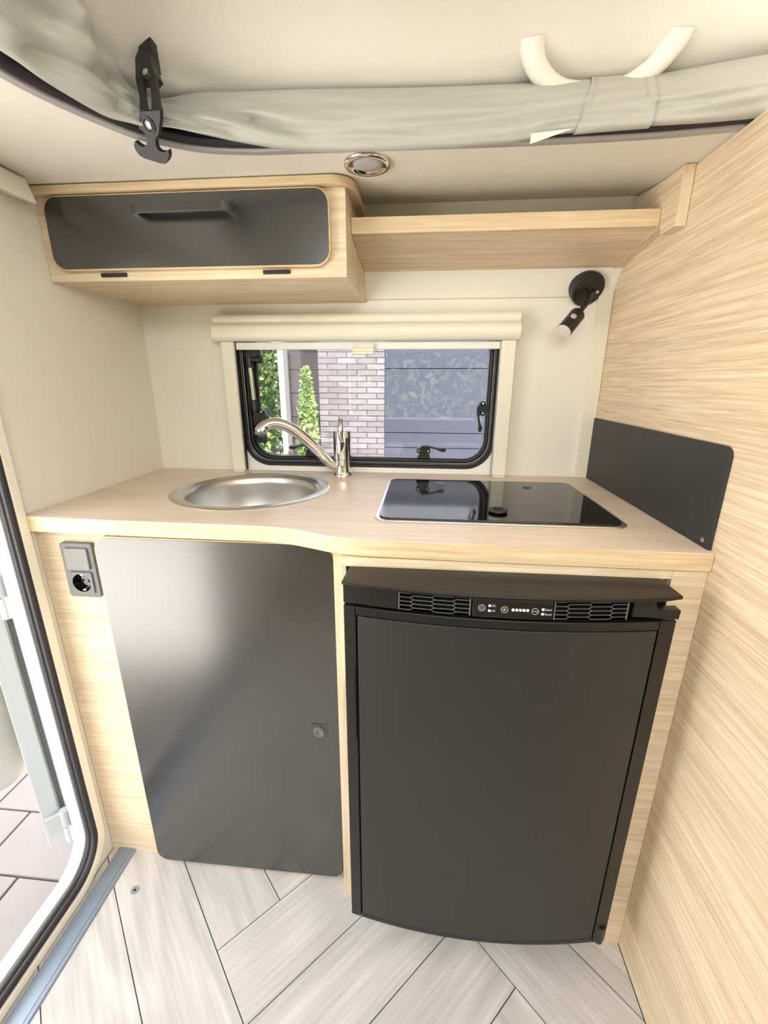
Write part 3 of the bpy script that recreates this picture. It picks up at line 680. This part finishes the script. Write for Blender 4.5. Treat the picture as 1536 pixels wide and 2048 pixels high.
# gas stay on the left of the window
st = B().cyl((-.3745, .010, 1.187), (-.372, .012, 1.096), .0075, n=18).out('stay_tube', m_chrome, win)
B().cyl((-.3755, .010, 1.2105), (-.3745, .010, 1.182), .0115, n=18).out('stay_collar', m_blackplast, st)
B().cyl((-.3755, .008, 1.2035), (-.350, .006, 1.2035), .0065, n=14).out('clamp_neck', m_blackplast, st)
B().cyl((-.352, .006, 1.2035), (-.337, .004, 1.2035), .0098, n=14).out('clamp_knob', m_blackplast, st, bevel=.001)
B().cyl((-.372, .012, 1.098), (-.3715, .013, 1.068), .0095, .0125, n=14).out('stay_foot', m_blackplast, st)
B().box(-.392, -.345, .010, .026, 1.206, 1.232).out('hinge_block', m_blackplast, win, bevel=.002)

# pleated blind with cassette
bl = thing('window_blind', (-.054, -.02, .90), 'cream blind cassette and side rails framing the small window', 'blind')
cs = [(p.x, p.z) for p in catmull([(-.030, 0, 1.3115), (-.034, 0, 1.306), (-.0345, 0, 1.299), (-.032, 0, 1.294), (-.036, 0, 1.289), (-.044, 0, 1.284), (-.0475, 0, 1.272), (-.0465, 0, 1.259), (-.041, 0, 1.2505), (-.035, 0, 1.2475)], 4)]
B().prism([(-.0048, 1.2475), (-.0048, 1.3115)] + cs, 'x', -.447, .3345).out('cassette', m_creamp, bl, bevel=.0008, ang=30)
for x0_, x1_ in ((-.4330, -.3980), (.2935, .3290)):
    r_ = B().box(x0_, x1_, -.030, -.0048, .9045, 1.2475).out('side_rail', m_creamp, bl, bevel=.0025)
    B().box(x0_+.002, x1_-.002, -.0315, -.0048, .9003, .9045).out('rail_end_cap', m_white, r_, bevel=.001)
    xx = x1_ if x0_ < 0 else x0_
    B().box(min(xx, xx+(.0016 if x0_ < 0 else -.0016)), max(xx, xx+(.0016 if x0_ < 0 else -.0016)), -.020, -.006, .905, 1.247).out('guide_seal', m_rubber if x0_ < 0 else m_alu, r_)
B().box(-.3960, .2915, -.0200, -.0100, 1.2270, 1.2455).out('pull_bar', m_white, bl, bevel=.002)
gp = B().prism([(-.0201, 1.2390), (-.0300, 1.2385), (-.0315, 1.2330), (-.0265, 1.2270), (-.0265, 1.2225), (-.0345, 1.2205), (-.0350, 1.2150), (-.0300, 1.2135), (-.0201, 1.2180)], 'x', -.0830, -.0270)
gp.out('pull_handle', m_creamp, bl, bevel=.0008)

# ---------------------------------------------------------------- wall spot and ceiling lamp
ws = thing('spotlight', (.478, -.016, 1.366), 'black gooseneck reading spotlight on the back wall beside the partition', 'spotlight')
wn_ = Vector((.22, -.82, -.53)).normalized()
cB = Vector((.4835, -.010, 1.3665))
B().lathe(cB, wn_, [(.0001, -.006), (.038, -.010), (.039, .010), (.0385, .0165), (.037, .018), (.0001, .0182)], 40).out('mounting_disc', m_blackplast, ws, ang=45)
for sx in (-.0195, .0195):
    c_ = cB + Vector((sx, 0, 0)) + wn_*.0182 + Vector((0, 0, -.004)); B().lathe(c_, wn_, [(.0040, 0), (.0038, .0008), (.0024, .0004), (.0001, .0012)], 14).out('screw', m_chrome, ws)
gn = catmull([cB+wn_*.012+Vector((.004, 0, .006)), cB+wn_*.022+Vector((.005, 0, -.004)), (.486, -.040, 1.345), (.478, -.055, 1.328), (.466, -.064, 1.313), (.455, -.070, 1.298)], 6)
B().tube(gn, [.0058]*(len(gn)-6)+[.006, .0065, .007, .0072, .0075, .008], 14).out('gooseneck', m_blackplast, ws, ang=60)
h0 = Vector((.4570, -.068, 1.3020)); hd = (Vector((.4230, -.090, 1.2620))-h0); hl_ = hd.length; hd.normalize()
hb_ = B().lathe(h0, hd, [(.0001, -.001), (.012, -.001), (.0155, .002), (.0175, .006), (.0178, hl_), (.0168, hl_+.001)], 32).out('lamp_head', m_blackplast, ws, ang=40)
B().lathe(h0+hd*(hl_+.0005), hd, [(.0170, -.001), (.0165, .0015), (.0001, .0025)], 28).out('lens', m_lens, ws)
sd = (Vector((.1049, -1.1958, 1.1485))-h0); sd = (sd - hd*sd.dot(hd)).normalized()
sd = (sd + hd.cross(sd)*.25).normalized()
B().lathe(h0+hd*.028+sd*.0165, sd, [(.0068, -.004), (.0066, .0010), (.0001, .0020)], 20).out('touch_switch', m_lensgrey, ws)

cl = thing('ceiling_lamp', (-.003, -.335, ZC), 'round chrome-ringed ceiling downlight beside the roof opening', 'lamp')
cc = (-.003, -.3315, ZC)
B().lathe(cc, (0, 0, -1), [(.0400, -.001), (.0400, .003), (.0385, .0055), (.034, .0068), (.0265, .0050), (.0240, .0020)], 48).out('chrome_ring', m_chrome, cl, ang=60)
B().lathe(cc, (0, 0, -1), [(.0245, .0015), (.0235, .0035), (.015, .0042), (.0001, .0044)], 36).out('lens', m_lensgrey, cl, ang=60)

# ---------------------------------------------------------------- doorway, sill, fly screen cassette
def dring(y0, y1, z0, z1, r, rad, x, name, mat, flat=1.0):
    o = B().tube([(x, y, z) for y, z in rrect(y1, y0, z0, z1, r, 12)], rad, 10, closed=True, flat=flat, up=(1, 0, 0)).out(name, mat)
    return tag(o, kind='structure')
def dflat(y0, y1, z0, z1, r, wd, x0, x1, name, mat, bev=.0012):
    o = B().prism(rrect(y1, y0, z0, z1, r, 12), 'x', x0, x1, [rrect(y1+wd, y0-wd, z0+wd, z1-wd, r-wd, 12)]).out(name, mat, bevel=bev)
    return tag(o, kind='structure')
dflat(-.4745, -1.24, .0025, 1.44, .105, .022, XL, XL+.013, 'trim_6', m_creamp, .004)
dring(-.4985, -1.215, .034, 1.415, .085, .0068, XL+.006, 'trim_7', m_rubber)
dring(-.4960, -1.218, .031, 1.418, .087, .0062, XL-.008, 'trim_8', m_rubber)
dflat(-.4935, -1.22, .030, 1.42, .087, .008, XL-.046, XL-.016, 'trim_9', m_doorskin, .002)
sl = thing('door_sill', (-.62, -.9, 0), 'blue-grey ribbed aluminium sill strip along the doorway floor', 'sill')
B().prism([(-.6395, 0), (-.6395, .0035), (-.6375, .005), (-.605, .005), (-.6042, .0036), (-.6025, .0036), (-.6018, .005), (-.5965, .0042), (-.594, .0004), (-.594, 0)], 'y', -1.6, -.4562).out('profile', m_sill, sl)
fs = thing('door_screen_cassette', (-.63, -.9, 1.47), 'cream fly screen cassette along the top of the left wall', 'cassette')
B().prism([(XL+.0005, 1.4985), (XL+.0005, 1.470), (XL+.040, 1.459), (XL+.043, 1.4605), (XL+.030, 1.4985)], 'y', -1.9, -.334).out('housing', m_creamp, fs, bevel=.001)

fb = thing('floor_plug', (-.54, -.542, 0), 'small round metal plug sunk in the floor planks', 'plug')
B().lathe((-.54, -.542, 0), (0, 0, 1), [(.0092, -.001), (.0092, .0010), (.0080, .0014), (.0040, .0008), (.0026, .0008)], 24).out('collar', m_sill, fb)
B().lathe((-.54, -.542, 0), (0, 0, 1), [(.0028, 0), (.0028, .0010), (.0001, .0006)], 6).out('hex_socket', m_void, fb)

# entrance door, swung open outside
ed = thing('door_1', (-.70, -.455, .06), None, None, kind='structure')
Hh = Vector((-.705, -.452, 0)); dd = Vector((-.7071, .7071, 0)); nn = Vector((-.7071, -.7071, 0)); uz = Vector((0, 0, 1))
def slab(s0, s1, t0, t1, z0, z1, name, mat, par=ed, bev=.003):
    c_ = Hh + dd*(s0+s1)/2 + nn*(t0+t1)/2 + uz*(z0+z1)/2
    return B().obb(c_, dd, nn, uz, (s1-s0)/2, (t1-t0)/2, (z1-z0)/2).out(name, mat, par, bevel=bev)
slab(.006, .56, .0, .040, .055, 1.44, 'door_leaf', m_doorskin)
slab(.016, .55, .040, .058, .065, 1.43, 'inner_liner', m_creamp)
slab(0, .012, -.002, .008, .055, 1.44, 'edge_profile', m_doorskin, bev=.001)
slab(.001, .012, .014, .020, .055, 1.44, 'edge_profile', m_socket2, bev=.001)
slab(.010, .014, .040, .050, .055, 1.44, 'edge_gasket', m_socket, bev=.001)
slab(0, .012, .026, .036, .055, 1.44, 'edge_profile', m_doorskin, bev=.001)
slab(.004, .012, .052, .086, .06, 1.435, 'screen_rail', m_doorskin, bev=.002)
slab(.012, .55, .058, .086, .06, .10, 'bottom_rail', m_doorskin, bev=.002)
for z in (.125, .735, 1.30):
    hb0 = Vector((-.722, -.4955, 0))
    a = B().cyl(hb0+uz*(z-.048), hb0+uz*(z-.002), .0095, n=18).out('hinge_barrel', m_doorskin, ed, bevel=.001)
    B().cyl(hb0+uz*(z+.001), hb0+uz*(z+.046), .0095, n=18).out('upper_knuckle', m_doorskin, a, bevel=.001)
    B().box(-.722, XL-.046, -.5005, -.4935, z-.046, z+.002).out('hinge_leaf', m_doorskin, a, bevel=.001)
    B().obb(hb0+nn*.02+uz*(z+.02), dd, nn, uz, .004, .016, .022).out('hinge_leaf', m_doorskin, a, bevel=.001)
bn = thing('waste_bin', (-.84, -.56, .25), 'pale grey waste bin hanging on the open entrance door', 'bin')
rows = []
for z, gsc in ((.235, .70), (.240, .84), (.252, .93), (.275, .97), (.45, 1.0), (.60, 1.03), (.602, 1.06), (.612, 1.06)):
    c_ = Hh + dd*.165 + nn*.160 + uz*z
    rows.append([c_ + dd*(a*.135*gsc) + nn*(b_*.072*gsc) for a, b_ in [(math.copysign(abs(cos(t))**.6, cos(t)), math.copysign(abs(sin(t))**.6, sin(t))) for t in [2*pi*k/40 for k in range(40)]]])
bb = B().grid(rows, closed=True); bb.add(rows[0], [tuple(range(40))]); bb.out('bucket', m_bin, bn, ang=50)
B().add(rows[-1], [tuple(range(40))]).add([p+uz*.012 for p in rows[-1]], [tuple(range(40))]).grid([rows[-1], [p+uz*.012 for p in rows[-1]]], closed=True).out('lid', m_bin, bn)
B().obb(Hh + dd*.165 + nn*.0855 + uz*.56, dd, nn, uz, .05, .0035, .02).out('hanging_bracket', m_bin, bn)

# ---------------------------------------------------------------- outside, doorway side
GZ = -.40
gr = B().box(-9, -.2, -14, 9, GZ-.1, GZ-.012).out('ground', m_sand); tag(gr, kind='structure')
pv = None
meshes = {}
def paver(x, y, v):
    if v not in meshes:
        o = B().box(-.1490, .1490, -.1015, .1015, -.04, 0).out('paver', m_paver, None, bevel=.003)
        meshes[v] = o.data; o.parent = gr; o.location = (x, y, GZ); return
    o = bpy.data.objects.new('paver', meshes[v]); COL.objects.link(o); o.parent = gr; o.location = (x, y, GZ+random.uniform(-.0015, .0015))
    md = o.modifiers.new('bevel', 'BEVEL'); md.width = .003; md.segments = 2; md.limit_method = 'ANGLE'
cnt = 0
for r in range(-7, 7):
    yy = -.207 - .2085*r
    for c_ in range(0, 7):
        xx = -.8625 - .3055*c_ + (.1525 if r % 2 else 0)
        if xx < -.75: paver(xx, yy, 0); cnt += 1
tag(B().box(-9, -.76, -14, -1.66-.10, GZ-.035, GZ-.001).out('bounce_ground_front', m_render), kind='structure')  # pale ground added to bounce sunlight into the cabin
tag(B().box(-9, -.76, 1.36, 9, GZ-.035, GZ-.001).out('paving_rear', m_paver), kind='structure')
tag(B().box(-9, -2.86, -1.76, 1.36, GZ-.035, GZ-.001).out('bounce_ground_side', m_render), kind='structure')  # pale area beyond the pavers, put in to throw light through the doorway
tag(B().box(-.2, 9, -9, 9, GZ-.1, GZ-.001).out('ground_under', m_render), kind='structure')  # unseen ground made pale to bounce light up to the ceiling
hw = thing('neighbour_wall', (-6, 0, GZ), 'pale rendered wall seen beyond the open entrance door', 'wall')
B().box(-6.2, -6.0, -14, 6, GZ, 2.0).out('rendered_face', m_render, hw)  # length added out of view so the black door reflects something bright
B().box(-6.25, -5.95, -14, 6, 2.0, 2.08).out('coping', m_alu, hw)

# ---------------------------------------------------------------- outside, behind the window
BY = 3.75
bw = thing('brick_wall', (-.7, BY, GZ), 'grey brick house wall with pale mortar outside the window', 'wall')
BX0, BX1 = -1.075, -.335
B().box(BX0, BX1+.002, BY+.008, BY+.12, GZ, 2.6).out('mortar_bed', m_mortar, bw)
CH = .0620; BL = .218; bmesh_cache = {}
def brick(x0, x1, z0, v):
    key = (round(x1-x0, 3), v)
    if key not in bmesh_cache:
        o = B().box(-(x1-x0)/2, (x1-x0)/2, -.010, .02, 0, CH-.0105).out('brick', m_bricks[v]); bmesh_cache[key] = o.data; o.parent = bw
    else:
        o = bpy.data.objects.new('brick', bmesh_cache[key]); COL.objects.link(o); o.parent = bw
    o.location = ((x0+x1)/2+.7, random.uniform(-.003, .003), z0-GZ)
for r in range(2, 33):
    z = GZ + r*CH; x = BX0 - (BL/2 if r % 2 else 0)
    while x < BX1:
        a = max(x, BX0); b_ = min(x+BL-.011, BX1)
        if b_-a > .03: brick(a, b_, z, random.randrange(4))
        x += BL
# slate blue panels right of the bricks
bp_ = thing('panel_wall', (.8, BY, GZ), 'slate blue horizontal panel wall right of the grey bricks', 'wall')
zs = [GZ, .44-.02, .59, 1.28, 1.97, 2.6]
for a, b_ in zip(zs[:-1], zs[1:]):
    pnl = B().box(-.330, 2.6, BY-.02, BY+.03, a+.004, b_-.004).out('panel', m_bluepanel, bp_, bevel=.003)
    for x in (-.22, .42, 1.05, 1.7):
        for z in (a+.10, b_-.10): B().lathe((x, BY-.02, z), (0, -1, 0), [(.007, 0), (.007, .002), (.0001, .004)], 8).out('rivet', m_socket, pnl)
B().box(-.3295, 2.6, BY+.03, BY+.06, GZ, 2.6).out('backing', m_void, bp_)
# dark boarded shed left of the bricks
sd_ = thing('boarded_shed', (-1.4, 4.2, GZ), 'dark grey boarded shed wall left of the brick house', 'shed')
for k in range(10):
    z0_ = GZ + .28*k; B().box(-1.62, -1.03, 4.2, 4.23, z0_+.004, z0_+.276).out('board', m_darkwood, sd_, bevel=.002)
B().box(-1.62, -1.03, 4.232, 4.30, GZ, 2.4).out('backing', m_void, sd_)
B().box(-1.665, -1.60, 4.14, 4.26, GZ, 2.5).out('frame_reflection_strip', m_bin, sd_, bevel=.004)  # this strip and the next stand in for the door frame's reflection
B().box(-1.60, -1.55, 4.16, 4.198, GZ, 2.5).out('frame_reflection_strip', m_socket2, sd_, bevel=.004)

def foliage(parent, name, mats, n, fn, size=(.03, .06)):
    for mi, m in enumerate(mats):
        vs = []; fs = []
        for i in range(n//len(mats)):
            c_ = fn(); a = Vector((random.gauss(0, 1), random.gauss(0, 1), random.gauss(0, 1))).normalized(); b_ = a.orthogonal().normalized()
            b_ = (b_*cos(i) + a.cross(b_)*sin(i)); s1 = random.uniform(*size); s2 = s1*.45; k = len(vs)
            vs += [c_-a*s1, c_-b_*s2, c_+a*s1, c_+b_*s2]; fs.append((k, k+1, k+2, k+3))
        o = B(); o.v = vs; o.f = fs; q = o.out(name, m, parent, clean=False); q['kind'] = 'stuff'
def shrub(x, y, z0, rx, ry, h, name, label, cat, n=2600, mats=None, size=(.03, .06), taper=1.0):
    t = thing(name, (x, y, z0), label, cat)
    def fn():
        u = random.random()**.8; z = u*h; f = (1-(abs(u-.42)/.62)**2*taper); f = max(.05, f)
        a = random.uniform(0, 2*pi); r = random.uniform(.55, 1.0)*f
        return Vector((x+rx*r*cos(a), y+ry*r*sin(a), z0+.05+z))
    rows = [[(x+rx*.6*cos(2*pi*k/14)*f_, y+ry*.6*sin(2*pi*k/14)*f_, z0+.06+h*u) for k in range(14)] for u, f_ in ((0, .4), (.2, .9), (.42, 1), (.7, .8), (.92, .25))]
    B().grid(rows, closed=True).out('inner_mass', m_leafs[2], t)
    B().cyl((x, y, z0), (x, y, z0+h*.4), .03, .02, n=8).out('trunk', m_darkwood, t)
    foliage(t, 'leaves', mats or m_leafs, n, fn, size)
    return t
shrub(-1.17, 3.55, GZ, .115, .115, 1.62, 'columnar_shrub', 'tall narrow bright green shrub between the dark boards and bricks', 'shrub', 2400, [m_leafs[0], m_leafs[1], m_leafs[3]])
shrub(-2.35, 4.9, GZ, .60, .5, 2.6, 'garden_tree', 'leafy green tree at the left edge of the window view', 'tree', 4200, None, (.035, .07), .6)
shrub(-4.6, 6.8, GZ, .9, .5, 2.4, 'garden_tree', 'broad green bush farthest back in the garden, left of the tree', 'tree', 3200, None, (.04, .08), .6)
lawn = B().box(-5.5, -1.05, 3.3, 5.6, GZ, GZ+.02).out('lawn', m_lawn); tag(lawn, kind='structure')
# hedge behind the camera, mirrored in the window
hd_ = thing('garden_hedge', (.5, -5.5, GZ), 'tall green garden hedge behind the viewer, mirrored in the window', 'hedge')
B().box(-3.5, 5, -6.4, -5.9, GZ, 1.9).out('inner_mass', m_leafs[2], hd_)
foliage(hd_, 'leaves', m_leafs, 9000, lambda: Vector((random.uniform(-3.5, 5), -5.75+random.gauss(0, .12), random.uniform(GZ, 2.1+.2*sin(random.random()*40)))), (.05, .10))

bs = thing('added_rear_bench', (.4, -2.0, 0), 'dark grey upholstered bench added unseen behind the viewer to darken reflections', 'bench')  # unseen bench added so the black fronts reflect something dark
B().box(-.60, 1.5, -2.28, -1.80, 0, .36).out('bench_box', m_oak_x, bs, bevel=.004)
B().box(-.60, 1.5, -2.28, -1.78, .361, .47).out('seat_cushion', m_anthr, bs, bevel=.02)
B().box(-.60, 1.5, -2.295, -2.18, .471, .86).out('back_cushion', m_anthr, bs, bevel=.02)
